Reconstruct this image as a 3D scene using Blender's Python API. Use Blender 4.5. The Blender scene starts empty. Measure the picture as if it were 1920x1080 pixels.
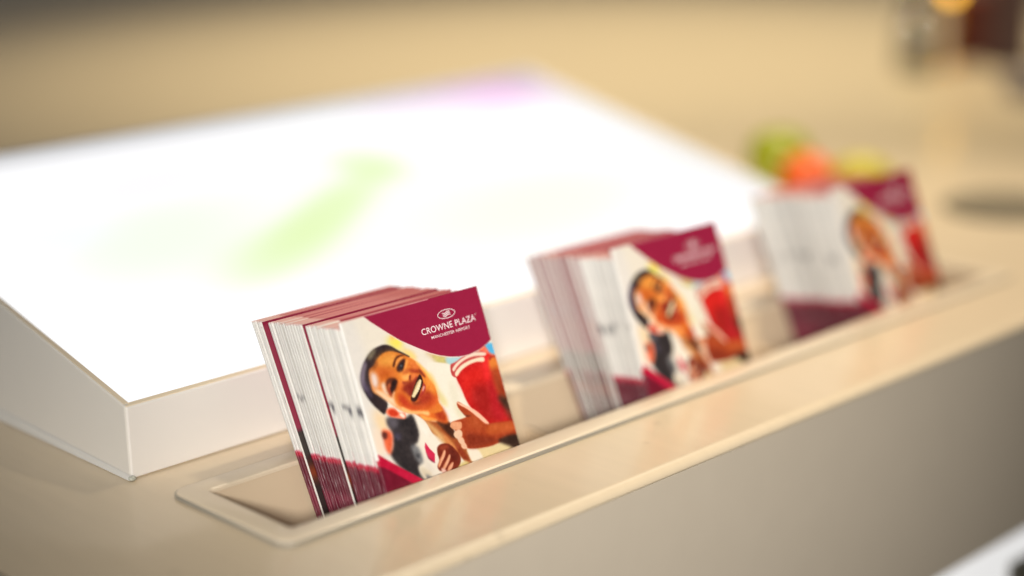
import bpy, bmesh, math, random
import numpy as np
from mathutils import Vector, Matrix
random.seed(7); RNG = np.random.default_rng(3)
scene = bpy.context.scene
COL = scene.collection

# ------------------------------------------------------------------ camera
CAM_P = Vector((-0.48006, -0.661, 0.3505)); YAW, PITCH, ROLL, FPX = 0.76824, -0.26976, -0.01887, 3226.47
fwd = Vector((math.sin(YAW)*math.cos(PITCH), math.cos(YAW)*math.cos(PITCH), math.sin(PITCH)))
rt = Vector((math.cos(YAW), -math.sin(YAW), 0)); upv = rt.cross(fwd)
R = rt*math.cos(ROLL)+upv*math.sin(ROLL); U = -rt*math.sin(ROLL)+upv*math.cos(ROLL)
cam = bpy.data.cameras.new('camera'); camo = bpy.data.objects.new('camera', cam); COL.objects.link(camo)
M = Matrix((R, U, -fwd)).transposed().to_4x4(); M.translation = CAM_P; camo.matrix_world = M
cam.sensor_fit = 'HORIZONTAL'; cam.sensor_width = 36; cam.lens = FPX/1920*36
cam.clip_start = .01; cam.clip_end = 100
cam.dof.use_dof = True; cam.dof.focus_distance = 0.957; cam.dof.aperture_fstop = cam.lens/1000/0.045
cam.dof.aperture_blades = 0
scene.camera = camo

# ------------------------------------------------------------------ light
w = bpy.data.worlds.new('World'); scene.world = w; w.use_nodes = True
w.node_tree.nodes['Background'].inputs[0].default_value = (1.0, .93, .82, 1); w.node_tree.nodes['Background'].inputs[1].default_value = .10

def lamp(name, kind, loc, target, energy, color, **kw):
    l = bpy.data.lights.new(name, kind); o = bpy.data.objects.new(name, l); COL.objects.link(o)
    o.location = loc; o.rotation_euler = (Vector(target)-Vector(loc)).to_track_quat('-Z', 'Y').to_euler()
    l.energy = energy; l.color = color
    for k, v in kw.items(): setattr(l, k, v)
    return o
# warm ceiling downlight on the right: gives the shadow left of the light box
lamp('downlight', 'SPOT', (1.30, .20, 1.95), (.62, .04, 0), 190, (1, .87, .68), shadow_soft_size=.06, spot_size=math.radians(35), spot_blend=1)
# neutral frontal spot from the room behind the camera
lamp('room_spot', 'SPOT', (-1.21, -1.48, .72), (.28, .06, .05), 245, (1, .97, .93), shadow_soft_size=.16, spot_size=math.radians(22), spot_blend=1)
lamp('room_light_left', 'AREA', (-1.5, .5, .50), (.05, .18, .04), 5, (.93, .97, 1), shape='DISK', size=.6)
# far end of the counter
lamp('downlight_far', 'SPOT', (1.6, 1.05, 2.6), (1.45, 1.08, 0), 450, (1, .88, .62), shadow_soft_size=.1, spot_size=math.radians(54), spot_blend=1)
scene.view_settings.view_transform = 'Standard'; scene.view_settings.look = 'None'
scene.view_settings.exposure = 0; scene.view_settings.gamma = 1
scene.cycles.max_bounces = 8; scene.cycles.use_denoising = True

# ------------------------------------------------------------------ helpers
def lin(c):
    c = np.asarray(c, float)/255.0
    return np.where(c <= .04045, c/12.92, ((c+.055)/1.055)**2.4)
def mat(name, rgb, rough=.5, metallic=0, coat=0, coat_rough=.1, noise=0, nscale=30, stretch=(1, 1, 1), bump=0, bscale=400, emit=0, rvar=0):
    m = bpy.data.materials.new(name); m.use_nodes = True; nt = m.node_tree; b = nt.nodes['Principled BSDF']
    col = tuple(lin(rgb))+(1,)
    b.inputs['Base Color'].default_value = col; b.inputs['Roughness'].default_value = rough
    b.inputs['Metallic'].default_value = metallic
    b.inputs['Coat Weight'].default_value = coat; b.inputs['Coat Roughness'].default_value = coat_rough
    tc = nt.nodes.new('ShaderNodeTexCoord'); mp = nt.nodes.new('ShaderNodeMapping'); mp.inputs['Scale'].default_value = stretch
    nt.links.new(tc.outputs['Object'], mp.inputs[0])
    if noise:
        n = nt.nodes.new('ShaderNodeTexNoise'); n.inputs['Scale'].default_value = nscale; n.inputs['Detail'].default_value = 5
        nt.links.new(mp.outputs[0], n.inputs['Vector'])
        mx = nt.nodes.new('ShaderNodeMix'); mx.data_type = 'RGBA'; mx.blend_type = 'MIX'
        mx.inputs[6].default_value = tuple(max(0, x*(1-noise)) for x in col[:3])+(1,)
        mx.inputs[7].default_value = tuple(min(1, x*(1+noise)) for x in col[:3])+(1,)
        nt.links.new(n.outputs['Fac'], mx.inputs[0]); nt.links.new(mx.outputs[2], b.inputs['Base Color'])
    if rvar:
        n3 = nt.nodes.new('ShaderNodeTexNoise'); n3.inputs['Scale'].default_value = 14; n3.inputs['Detail'].default_value = 4
        nt.links.new(tc.outputs['Object'], n3.inputs['Vector'])
        mr = nt.nodes.new('ShaderNodeMapRange'); mr.inputs[3].default_value = rough-rvar; mr.inputs[4].default_value = rough+rvar
        nt.links.new(n3.outputs['Fac'], mr.inputs[0]); nt.links.new(mr.outputs[0], b.inputs['Roughness'])
    if bump:
        n2 = nt.nodes.new('ShaderNodeTexNoise'); n2.inputs['Scale'].default_value = bscale
        nt.links.new(tc.outputs['Object'], n2.inputs['Vector'])
        bp = nt.nodes.new('ShaderNodeBump'); bp.inputs['Strength'].default_value = bump; bp.inputs['Distance'].default_value = .0004
        nt.links.new(n2.outputs['Fac'], bp.inputs['Height']); nt.links.new(bp.outputs[0], b.inputs['Normal'])
    if emit:
        b.inputs['Emission Color'].default_value = col; b.inputs['Emission Strength'].default_value = emit
    return m
def obj(name, mesh, m=None, parent=None, smooth=False):
    if isinstance(mesh, bmesh.types.BMesh):
        me = bpy.data.meshes.new(name); mesh.to_mesh(me); mesh.free()
    else: me = mesh
    if m is not None:
        for mm in (m if isinstance(m, (list, tuple)) else [m]): me.materials.append(mm)
    if smooth:
        for p in me.polygons: p.use_smooth = True
    o = bpy.data.objects.new(name, me); COL.objects.link(o)
    if parent: o.parent = parent
    return o
def tag(o, label=None, cat=None, group=None, kind=None):
    if label: o['label'] = label
    if cat: o['category'] = cat
    if group: o['group'] = group
    if kind: o['kind'] = kind
    return o
def thing(name, label, cat, loc=(0, 0, 0), group=None):
    o = bpy.data.objects.new(name, None); COL.objects.link(o); o.location = loc; o.empty_display_size = .02
    return tag(o, label, cat, group)
def box(x0, x1, y0, y1, z0, z1, bev=0, seg=2, bm=None):
    bm2 = bmesh.new(); r = bmesh.ops.create_cube(bm2, size=1)
    for v in bm2.verts:
        v.co = Vector((x0 if v.co.x < 0 else x1, y0 if v.co.y < 0 else y1, z0 if v.co.z < 0 else z1))
    if bev: bmesh.ops.bevel(bm2, geom=bm2.edges[:], offset=bev, segments=seg, profile=.5, affect='EDGES')
    if bm is not None:
        me = bpy.data.meshes.new('t'); bm2.to_mesh(me); bm2.free(); bm.from_mesh(me); bpy.data.meshes.remove(me); return bm
    return bm2
def hexa(pts, bev=0, seg=2):
    """eight points: bottom loop then top loop"""
    bm = bmesh.new(); v = [bm.verts.new(p) for p in pts]
    for f in ((3, 2, 1, 0), (4, 5, 6, 7), (0, 1, 5, 4), (1, 2, 6, 5), (2, 3, 7, 6), (3, 0, 4, 7)): bm.faces.new([v[i] for i in f])
    bmesh.ops.recalc_face_normals(bm, faces=bm.faces[:])
    if bev: bmesh.ops.bevel(bm, geom=bm.edges[:], offset=bev, segments=seg, profile=.5, affect='EDGES')
    return bm
def lathe(prof, n=32):
    bm = bmesh.new(); rings = []
    for r, z in prof:
        if r < 1e-6: rings.append([bm.verts.new((0, 0, z))])
        else: rings.append([bm.verts.new((r*math.cos(2*math.pi*i/n), r*math.sin(2*math.pi*i/n), z)) for i in range(n)])
    for a, b in zip(rings, rings[1:]):
        for i in range(n):
            j = (i+1) % n
            if len(a) == 1 and len(b) == 1: continue
            if len(a) == 1: bm.faces.new((a[0], b[j], b[i]))
            elif len(b) == 1: bm.faces.new((a[i], a[j], b[0]))
            else: bm.faces.new((a[i], a[j], b[j], b[i]))
    bmesh.ops.recalc_face_normals(bm, faces=bm.faces[:])
    return bm

# ------------------------------------------------------------------ setting: floor
m_floor = mat('carpet', (72, 66, 62), .9, noise=.3, nscale=120, bump=.6, bscale=300)
bm = bmesh.new(); bmesh.ops.create_grid(bm, x_segments=2, y_segments=2, size=9)
fl = obj('floor', bm, m_floor); fl.location = (1, 1, -1.02); tag(fl, kind='structure')

# ------------------------------------------------------------------ reception counter
W, LIP, F, XR = .0731, .0149, .0796, .666
XL, XE, YE = -.128, 3.9, 3.9
m_top = mat('cream_laminate', (226, 206, 174), .34, coat=.55, coat_rough=.13, noise=.05, nscale=9, stretch=(14, 1.2, 1), bump=.05, bscale=900, rvar=.05)
m_fascia = mat('greige_laminate', (206, 193, 173), .42, noise=.03, nscale=40, bump=.08, bscale=700)
m_white = mat('white_panel_added_glow', (232, 232, 232), .35, emit=.72)  # added emission stands in for the light on the base panel
m_grey = mat('grey_inset', (110, 106, 94), .5, noise=.05)
ctr = thing('reception_counter', 'wide cream laminate counter with greige front, holding the sunken leaflet trough', 'counter', (1.9, 1.2, -1.02))
def P(o):       # keep world placement under the counter's empty
    o.parent = ctr; o.matrix_parent_inverse = ctr.matrix_basis.inverted(); 
    o.matrix_parent_inverse = Matrix.Translation(-Vector(ctr.location)); return o
bm = bmesh.new()
xs = [XL, -.010, XR+.010, XE]; ys = [-F+.006, -.010, W+.010, YE]
g = [[bm.verts.new((x, y, 0)) for x in xs] for y in ys]
for j in range(3):
    for i in range(3):
        if (i, j) != (1, 1): bm.faces.new((g[j][i], g[j][i+1], g[j+1][i+1], g[j+1][i]))
# hole walls
hz = -.012
h = [g[1][1], g[1][2], g[2][2], g[2][1]]; hb = [bm.verts.new((v.co.x, v.co.y, hz)) for v in h]
for i in range(4): bm.faces.new((h[(i+1) % 4], h[i], hb[i], hb[(i+1) % 4]))
# rounded front nose
prev = g[0]
for k in range(1, 9):
    a = math.pi/2*k/8*1.0
    y = -F+.006-.006*math.sin(a); z = -.006+.006*math.cos(a)
    row = [bm.verts.new((x, y, z)) for x in xs]
    for i in range(3): bm.faces.new((prev[i], row[i], row[i+1], prev[i+1])).smooth = True
    prev = row
row = [bm.verts.new((x, -F+.004, -.0062)) for x in xs]
for i in range(3): bm.faces.new((prev[i], row[i], row[i+1], prev[i+1]))
# left end
lv = [bm.verts.new((XL, y, -.006)) for y in ys[1:]]; 
# sparse smudges and dust on the worn laminate
nt = m_top.node_tree; pb = nt.nodes['Principled BSDF']; src = pb.inputs['Base Color'].links[0].from_socket
tc_ = nt.nodes.new('ShaderNodeTexCoord'); vo = nt.nodes.new('ShaderNodeTexVoronoi'); vo.inputs['Scale'].default_value = 26; vo.inputs['Randomness'].default_value = 1
ns = nt.nodes.new('ShaderNodeTexNoise'); ns.inputs['Scale'].default_value = 7
mr_ = nt.nodes.new('ShaderNodeMapRange'); mr_.inputs[1].default_value = .05; mr_.inputs[2].default_value = .10; mr_.inputs[3].default_value = .30; mr_.inputs[4].default_value = 0
mm_ = nt.nodes.new('ShaderNodeMath'); mm_.operation = 'MULTIPLY'; mxs = nt.nodes.new('ShaderNodeMix'); mxs.data_type = 'RGBA'; mxs.inputs[7].default_value = (.22, .15, .09, 1)
nt.links.new(tc_.outputs['Object'], vo.inputs['Vector']); nt.links.new(tc_.outputs['Object'], ns.inputs['Vector'])
nt.links.new(vo.outputs['Distance'], mr_.inputs[0]); nt.links.new(mr_.outputs[0], mm_.inputs[0]); nt.links.new(ns.outputs['Fac'], mm_.inputs[1])
nt.links.new(mm_.outputs[0], mxs.inputs[0]); nt.links.new(src, mxs.inputs[6]); nt.links.new(mxs.outputs[2], pb.inputs['Base Color'])
P(obj('countertop', bm, m_top))
P(obj('end_edge', box(XL-.004, XL-.0003, -F+.004, YE, -.03, -.0008, .0015), m_top))
P(obj('fascia', box(XL+.01, XE-.01, -F+.0015, -F+.02, -.1655, -.0062, .001), m_fascia))
P(obj('base_panel', box(XL+.01, XE-.01, -F+.0035, -F+.022, -1.0, -.1662, .0005), m_white))
P(obj('inset_panel', box(.585, 2.4, -F-.001, -F+.003, -.80, -.187, .0006), m_grey))
P(obj('end_panel', box(XL+.012, XL+.03, -F+.03, YE, -1.0, -.031), m_fascia))

# ------------------------------------------------------------------ leaflet trough (sunken in the counter)
m_tray = mat('cream_plastic', (230, 212, 184), .3, coat=.3, bump=.04, bscale=1200)
m_liner = mat('beige_liner', (210, 188, 158), .45, bump=.06, bscale=900)
tray = thing('leaflet_trough', 'long cream trough with raised rim sunk into the counter, full of leaflets', 'trough', (.33, .036, 0))
def T(o): o.parent = tray; o.matrix_parent_inverse = Matrix.Translation(-Vector(tray.location)); return o
def rrect(x0, x1, y0, y1, z, r, n=6, dy0=0):
    pts = []
    for cx, cy, a0 in ((x1-r, y0+r, -90), (x1-r, y1-r, 0), (x0+r, y1-r, 90), (x0+r, y0+r, 180)):
        for k in range(n+1):
            a = math.radians(a0+90*k/n); pts.append((cx+r*math.cos(a), cy+r*math.sin(a), z))
    return pts
def loops(seq, bm):
    prev = None
    for L in seq:
        cur = [bm.verts.new(p) for p in L]
        if prev:
            n = len(cur)
            for i in range(n): bm.faces.new((prev[i], prev[(i+1) % n], cur[(i+1) % n], cur[i]))
        prev = cur
    return prev
bm = bmesh.new(); seq = [rrect(-LIP, XR+LIP, -LIP, W+LIP, 0.0002, .009), rrect(-LIP, XR+LIP, -LIP, W+LIP, .0019, .009)]
for k in range(1, 4):
    a = math.pi/2*k/3; i = .0012*(1-math.cos(a)); seq.append(rrect(-LIP+i, XR+LIP-i, -LIP+i, W+LIP-i, .0019+.0012*math.sin(a), .009-i))
for k in range(0, 4):
    a = math.pi/2*k/3; i = .0012*(1-math.sin(a)); seq.append(rrect(-i, XR+i, -i, W+i, .0019+.0012*math.cos(a), .0025+i))
seq.append(rrect(0, XR, 0, W, .0005, .0025))
loops(seq, bm); bmesh.ops.recalc_face_normals(bm, faces=bm.faces[:])
o = T(obj('rim', bm, m_tray, smooth=True))
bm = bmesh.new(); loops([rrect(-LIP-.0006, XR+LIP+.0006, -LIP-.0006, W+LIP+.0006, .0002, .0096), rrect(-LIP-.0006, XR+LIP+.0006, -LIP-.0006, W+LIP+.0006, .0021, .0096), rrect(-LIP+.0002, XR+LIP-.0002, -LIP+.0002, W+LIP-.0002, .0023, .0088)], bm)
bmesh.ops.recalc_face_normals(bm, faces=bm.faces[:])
T(obj('rim_shade_band', bm, mat('grey_rim_shade', (146, 140, 128), .45), smooth=False))  # grey band stands in for the shadow line around the rim
# liner, slanted so that leaflets lean back
def inner(z):          # front and back wall y at depth z
    return (z*math.tan(math.radians(20.5)), W+.0005+z*math.tan(math.radians(26)))
bm = bmesh.new(); seq = []
for z in (.0006, -.015, -.03, -.047):
    y0, y1 = inner(z); seq.append(rrect(-.0002, XR+.0002, y0-.0002, y1+.0002, z, .002))
y0, y1 = inner(-.052); last = loops(seq, bm); bm.faces.new(last)
bmesh.ops.recalc_face_normals(bm, faces=bm.faces[:])
for f in bm.faces: f.normal_flip()
T(obj('liner', bm, m_liner))
for x in (.230, .462):
    y0, y1 = inner(-.045); z1 = -.020; a0, a1 = inner(z1)
    T(obj('divider', hexa([(x-.0016, y0, -.0468), (x+.0016, y0, -.0468), (x+.0016, y1, -.0468), (x-.0016, y1, -.0468),
                           (x-.0016, a0, z1), (x+.0016, a0, z1), (x+.0016, a1, z1), (x-.0016, a1, z1)], .0005), m_liner))

# ------------------------------------------------------------------ light box
BX0, BX1, BY0, BD, BH0, BH1 = -.0167, .6249, .1228, .3329, .0419, .1254
sl = (BH1-BH0)/BD
m_box = mat('white_painted_board', (230, 224, 214), .38, coat=.3, noise=.02, nscale=25, bump=.08, bscale=800)
m_trim = mat('pale_edge_strip', (224, 220, 212), .4)
m_halation = mat('cream_halation', (252, 234, 204), .4)  # warm halation beside the sheet, put into thin cream strips
m_front = mat('white_front_added_glow', (232, 226, 218), .38, coat=.3, emit=.12)  # added emission brightens the front and the strip before it
m_foot = mat('clear_bumper', (190, 190, 176), .25, coat=.5)
lb = thing('light_box', 'sloping white box with a glowing white top tinted faintly green and pink, behind the leaflets', 'light box', ((BX0+BX1)/2, BY0+BD/2, 0))
def L(o): o.parent = lb; o.matrix_parent_inverse = Matrix.Translation(-Vector(lb.location)); return o
t = .0042; ty = BY0+BD
L(obj('front_panel', hexa([(BX0+.0006, BY0, .0005), (BX1-.0006, BY0, .0005), (BX1-.0006, BY0+t, .0005), (BX0+.0006, BY0+t, .0005),
     (BX0+.0006, BY0, BH0), (BX1-.0006, BY0, BH0), (BX1-.0006, BY0+t, BH0+sl*t), (BX0+.0006, BY0+t, BH0+sl*t)], .0011, 3), m_front))
for x0 in (BX0, BX1-t):
    L(obj('side_panel', hexa([(x0, BY0+.0008, .0005), (x0+t, BY0+.0008, .0005), (x0+t, ty-.0008, .0005), (x0, ty-.0008, .0005),
         (x0, BY0+.0008, BH0+.0006), (x0+t, BY0+.0008, BH0+.0006), (x0+t, ty-.0008, BH1+.0006), (x0, ty-.0008, BH1+.0006)], .0011, 3), m_box))
L(obj('back_panel', hexa([(BX0+.0006, ty-t, .0005), (BX1-.0006, ty-t, .0005), (BX1-.0006, ty, .0005), (BX0+.0006, ty, .0005),
     (BX0+.0006, ty-t, BH1-sl*t), (BX1-.0006, ty-t, BH1-sl*t), (BX1-.0006, ty, BH1), (BX0+.0006, ty, BH1)], .0011, 3), m_box))
e = .00025
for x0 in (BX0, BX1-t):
    L(obj('halation_strip', hexa([(x0+.0008, BY0+.003, BH0+sl*.003+.0006), (x0+t-.0003, BY0+.003, BH0+sl*.003+.0006), (x0+t-.0003, ty-.002, BH1-sl*.002+.0006), (x0+.0008, ty-.002, BH1-sl*.002+.0006),
        (x0+.0008, BY0+.003, BH0+sl*.003+.0006+e), (x0+t-.0003, BY0+.003, BH0+sl*.003+.0006+e), (x0+t-.0003, ty-.002, BH1-sl*.002+.0006+e), (x0+.0008, ty-.002, BH1-sl*.002+.0006+e)]), m_halation))
L(obj('halation_strip', hexa([(BX0+.001, BY0+.0008, BH0+sl*.0008), (BX1-.001, BY0+.0008, BH0+sl*.0008), (BX1-.001, BY0+t-.0004, BH0+sl*(t-.0004)), (BX0+.001, BY0+t-.0004, BH0+sl*(t-.0004)),
    (BX0+.001, BY0+.0008, BH0+sl*.0008+e*1.6), (BX1-.001, BY0+.0008, BH0+sl*.0008+e*1.6), (BX1-.001, BY0+t-.0004, BH0+sl*(t-.0004)+e*1.6), (BX0+.001, BY0+t-.0004, BH0+sl*(t-.0004)+e*1.6)]), m_halation))
# pale strip along the foot of the left side
L(obj('edge_strip', hexa([(BX0-.0022, BY0-.001, .0003), (BX0-.0002, BY0-.001, .0003), (BX0-.0002, ty, .0003), (BX0-.0022, ty, .0003),
     (BX0-.0012, BY0-.001, .0022), (BX0-.0002, BY0-.001, .0030), (BX0-.0002, ty, .012), (BX0-.0012, ty, .011)], .0003), m_trim))
bm = lathe([(0, 0.0003), (.0018, .0003), (.0022, .0008), (.0021, .0018), (.0013, .0025), (0, .0027)], 20)
f_ = obj('corner_foot', bm, m_foot, smooth=True); f_.location = (BX0+.0002, BY0-.0008, 0); L(f_)
# luminous sheet with its faint printed colours
def screen_material():
    m = bpy.data.materials.new('backlit_sheet'); m.use_nodes = True; nt = m.node_tree; b = nt.nodes['Principled BSDF']
    at = nt.nodes.new('ShaderNodeAttribute'); at.attribute_name = 'print'
    b.inputs['Base Color'].default_value = (.08, .08, .08, 1); b.inputs['Roughness'].default_value = .5
    nt.links.new(at.outputs['Color'], b.inputs['Emission Color']); b.inputs['Emission Strength'].default_value = 1.0
    return m
sx0, sx1, sy0, sy1 = BX0+t-.0002, BX1-t+.0002, BY0+t-.0002, ty-t+.0002
nx, ny = 128, 68; X, Y = np.meshgrid(np.linspace(sx0, sx1, nx), np.linspace(sy0, sy1, ny))
Z = BH0+(Y-BY0)*sl-.0012
E = np.ones((ny, nx, 3))*np.array([1.10, 1.10, 1.12])
def blob(cx, cy, rx, ry, ang, col, amt):
    global E
    a = math.radians(ang); dx, dy = X-cx, Y-cy
    p, q = dx*math.cos(a)+dy*math.sin(a), -dx*math.sin(a)+dy*math.cos(a)
    k = amt*np.exp(-((p/rx)**2+(q/ry)**2)**1.6)[..., None]
    E = E*(1-k)+k*np.array(col)
SCREEN_BLOBS = [(.28, .290, .22, .10, 15, (.93, .93, .90), .85), (.42, .225, .15, .060, 8, (.84, .84, .74), .85), (.12, .295, .09, .05, 20, (.84, .95, .76), .7),
    (.245, .278, .105, .022, 28, (.62, .86, .28), .68), (.185, .246, .070, .030, 20, (.70, .89, .42), .5), (.335, .335, .030, .030, 60, (.62, .86, .30), .55),
    (.545, .425, .070, .045, 4, (.92, .52, .88), .85), (.47, .425, .07, .030, 0, (.95, .78, .95), .7), (.17, .375, .08, .03, 10, (.93, .89, .98), .7), (.05, .33, .05, .03, 0, (.90, .94, 1.02), .6)]
for b_ in SCREEN_BLOBS: blob(*b_)
# emission dimmed along the far and right borders to imitate a hazy, soft edge
E *= (1-.45*np.exp(-((sy1-Y)/.024)**2)-.35*np.exp(-((sx1-X)/.045)**2)*(1-.5*np.exp(-((sy1-Y)/.030)**2)))[..., None]
me = bpy.data.meshes.new('screen')
idx = np.arange(nx*ny).reshape(ny, nx)
faces = np.stack([idx[:-1, :-1], idx[:-1, 1:], idx[1:, 1:], idx[1:, :-1]], -1).reshape(-1, 4)
me.from_pydata(np.stack([X, Y, Z], -1).reshape(-1, 3).tolist(), [], faces.tolist())
ca = me.attributes.new('print', 'FLOAT_COLOR', 'POINT')
ca.data.foreach_set('color', np.concatenate([E.reshape(-1, 3), np.ones((nx*ny, 1))], 1).astype(np.float32).ravel())
L(obj('luminous_sheet', me, screen_material()))

# ------------------------------------------------------------------ leaflet artwork, painted in card millimetres
PPM = 8; AW, AH = 108, 100           # canvas: u -4..104, v -1..99
U0, V0 = -4, -1
Hsrc = np.array([(600, 500), (1000, 500), (1000, 960), (600, 960)], float)
Hdst = np.array([[-3.420956, -31.707125], [146.843516, -2.044799], [96.115565, 133.923572], [-44.846656, 92.115315]])
def homog(s, dd):
    A = []; b = []
    for (x, y), (u, v) in zip(s, dd):
        A.append([x, y, 1, 0, 0, 0, -u*x, -u*y]); b.append(u); A.append([0, 0, 0, x, y, 1, -v*x, -v*y]); b.append(v)
    return np.append(np.linalg.solve(np.array(A), np.array(b)), 1).reshape(3, 3)
HM = homog(Hsrc, Hdst)
def to_uv(p):
    p = np.asarray(p, float); q = np.c_[p, np.ones(len(p))]@HM.T
    return q[:, :2]/q[:, 2:3]
canvas = np.ones((AH*PPM, AW*PPM, 3))*np.array([233, 224, 208.])
def spline(p, n=8):
    p = np.asarray(p, float); a = np.roll(p, 1, 0); c = np.roll(p, -1, 0); d = np.roll(p, -2, 0); out = []
    for k in range(n):
        s = k/n
        out.append(.5*((2*p)+(-a+c)*s+(2*a-5*p+4*c-d)*s*s+(-a+3*p-3*c+d)*s**3))
    return np.stack(out, 1).reshape(-1, 2)
def fill_mask(pts):
    """antialiased even-odd polygon fill; returns bbox slice and mask"""
    SS = 3
    x = pts[:, 0]; y = pts[:, 1]
    x0, x1 = int(max(0, math.floor(x.min())-1)), int(min(canvas.shape[1], math.ceil(x.max())+2))
    y0, y1 = int(max(0, math.floor(y.min())-1)), int(min(canvas.shape[0], math.ceil(y.max())+2))
    if x1 <= x0 or y1 <= y0: return None
    hh, ww = y1-y0, x1-x0
    ysub = (np.arange(hh*SS)+.5)/SS+y0
    cov = np.zeros((hh*SS, ww*SS+1))
    xa, ya, xb, yb = x, y, np.roll(x, -1), np.roll(y, -1)
    for i in range(len(x)):
        lo, hi = (ya[i], yb[i]) if ya[i] < yb[i] else (yb[i], ya[i])
        if hi-lo < 1e-9: continue
        k = np.nonzero((ysub >= lo) & (ysub < hi))[0]
        if len(k) == 0: continue
        xi = xa[i]+(ysub[k]-ya[i])*(xb[i]-xa[i])/(yb[i]-ya[i])
        c = np.clip(np.ceil((xi-x0)*SS-.5), 0, ww*SS).astype(int)
        np.add.at(cov, (k, c), 1)
    m = (np.cumsum(cov, 1)[:, :-1] % 2)
    return x0, y0, m.reshape(hh, SS, ww, SS).mean((1, 3))
def gblur(m, s):
    r = max(1, int(s*2.6)); k = np.exp(-.5*(np.arange(-r, r+1)/s)**2); k /= k.sum()
    m = np.pad(m, r)
    m = np.apply_along_axis(np.convolve, 0, m, k, 'same') if False else sum(k[i]*np.roll(m, i-r, 0) for i in range(2*r+1))
    return sum(k[i]*np.roll(m, i-r, 1) for i in range(2*r+1)), r
def paint_uv(uv, col, blur=.1, alpha=1.0, smooth=True):
    p = (np.asarray(uv, float)-[U0, V0])*PPM
    if smooth: p = spline(p)
    f = fill_mask(p)
    if f is None: return
    x0, y0, m = f
    m, r = gblur(m, max(.35, blur*PPM)); x0 -= r; y0 -= r
    sx, sy = max(0, -x0), max(0, -y0)
    hh, ww = min(m.shape[0], canvas.shape[0]-y0), min(m.shape[1], canvas.shape[1]-x0)
    if hh <= sy or ww <= sx: return
    m = m[sy:hh, sx:ww, None]*alpha; s = np.s_[y0+sy:y0+hh, x0+sx:x0+ww]
    canvas[s] = canvas[s]*(1-m)+m*np.array(col, float)
def frame(ox, oy, k): return lambda pts: to_uv([(ox+x/k, oy+y/k) for x, y in pts])
FA = frame(665, 640, 7.2); FB = frame(800, 650, 5.4); FD = frame(690, 750, 6.354); FM = frame(640, 520, 5.4)
def A(pts, col, blur=.3, a=1., s=True): paint_uv(FA(pts), col, blur*.8, a, s)
def B(pts, col, blur=.3, a=1., s=True): paint_uv(FB(pts), col, blur*.8, a, s)
def D(pts, col, blur=.3, a=1., s=True): paint_uv(FD(pts), col, blur*.8, a, s)
def MZ(pts, col, blur=.05, a=1., s=True): paint_uv(FM(pts), col, blur, a, s)
ART_BEGIN = None
# background of the picture
paint_uv([(-6, -4), (7, -4), (12, 40), (10, 80), (-6, 80)], (228, 222, 214), 3)
D([(60, 120), (180, 180), (260, 330), (180, 420), (110, 300)], (246, 206, 150), 3.2, .9)
D([(60, 330), (150, 420), (210, 640), (120, 640)], (240, 215, 190), 2.5)
A([(430, -20), (620, -70), (640, 60), (600, 130), (500, 70)], (226, 212, 84), 2.2)
A([(620, 110), (760, 130), (840, 230), (760, 260)], (236, 196, 96), 1.6, .8)
A([(480, -70), (520, -90), (540, -40), (490, -30)], (240, 170, 80), 1.2)
A([(950, 130), (1224, 190), (1260, 310), (1150, 310), (1050, 220)], (206, 172, 116), 1.8)
B([(60, 90), (190, 110), (190, 165), (130, 175)], (196, 190, 110), 1.4, .8)
B([(200, 108), (400, 95), (360, 160), (230, 185)], (168, 206, 212), 1.0)
# towel on the right shoulder
B([(0, 190), (60, 160), (240, 185), (300, 310), (350, 420), (400, 545), (450, 610), (390, 712), (250, 762), (180, 640), (120, 540), (60, 380)], (236, 229, 212), .4)
B([(60, 360), (120, 430), (210, 560), (190, 610), (130, 545)], (222, 207, 146), 1.6)
B([(20, 250), (70, 300), (120, 420), (90, 430), (40, 330)], (236, 214, 158), 1.0)
B([(170, 600), (240, 700), (250, 760), (200, 700), (165, 640)], (238, 222, 214), .8)
B([(230, 330), (300, 420), (330, 540), (280, 560), (230, 470)], (226, 219, 198), 2)
B([(270, 560), (310, 590), (390, 700), (330, 720), (290, 650)], (222, 214, 186), 1.5)
# red top
B([(530, 30), (590, -20), (640, 40), (700, 80), (710, 100), (640, 130), (560, 100)], (226, 104, 82), .6)
B([(590, -30), (700, -30), (740, 60), (690, 78), (640, 60), (612, 20)], (84, 176, 222), .6)
B([(240, 196), (300, 150), (380, 95), (520, 46), (590, 60), (600, 160), (300, 312)], (188, 66, 66), .3)
B([(300, 312), (330, 268), (400, 200), (480, 160), (570, 140), (590, 75), (640, 82), (700, 95), (730, 115), (770, 250), (840, 520), (900, 752), (620, 778), (520, 690), (445, 612), (400, 540), (350, 422)], (196, 26, 26), .35)
B([(335, 320), (440, 230), (560, 200), (580, 330), (520, 480), (440, 520), (390, 440)], (212, 34, 28), 2.5)
B([(470, 400), (640, 400), (720, 560), (760, 740), (600, 740), (480, 600)], (160, 26, 24), 3)
B([(640, 330), (700, 420), (800, 700), (700, 740), (640, 560)], (176, 26, 34), 2)
B([(580, 85), (640, 92), (650, 300), (590, 330), (570, 200)], (226, 40, 40), 1)
B([(635, 112), (722, 108), (760, 230), (650, 240)], (206, 112, 42), 1.1)
B([(652, 225), (755, 230), (820, 420), (840, 540), (780, 560), (700, 420)], (170, 68, 34), 1.8)
B([(690, 300), (740, 330), (800, 470), (740, 470)], (140, 50, 26), 1.8, .8)
B([(720, 500), (830, 520), (870, 650), (820, 660), (750, 570)], (66, 42, 30), 1.6)
B([(800, 640), (880, 660), (910, 760), (840, 740)], (96, 44, 30), 1.6, .8)
B([(635, 108), (700, 92), (712, 100), (660, 112), (640, 140)], (160, 40, 36), .3)
B([(262, 222), (308, 160), (385, 104), (482, 60), (588, 60), (590, 88), (482, 96), (392, 130), (318, 190), (276, 250)], (236, 214, 192), .2)
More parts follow.
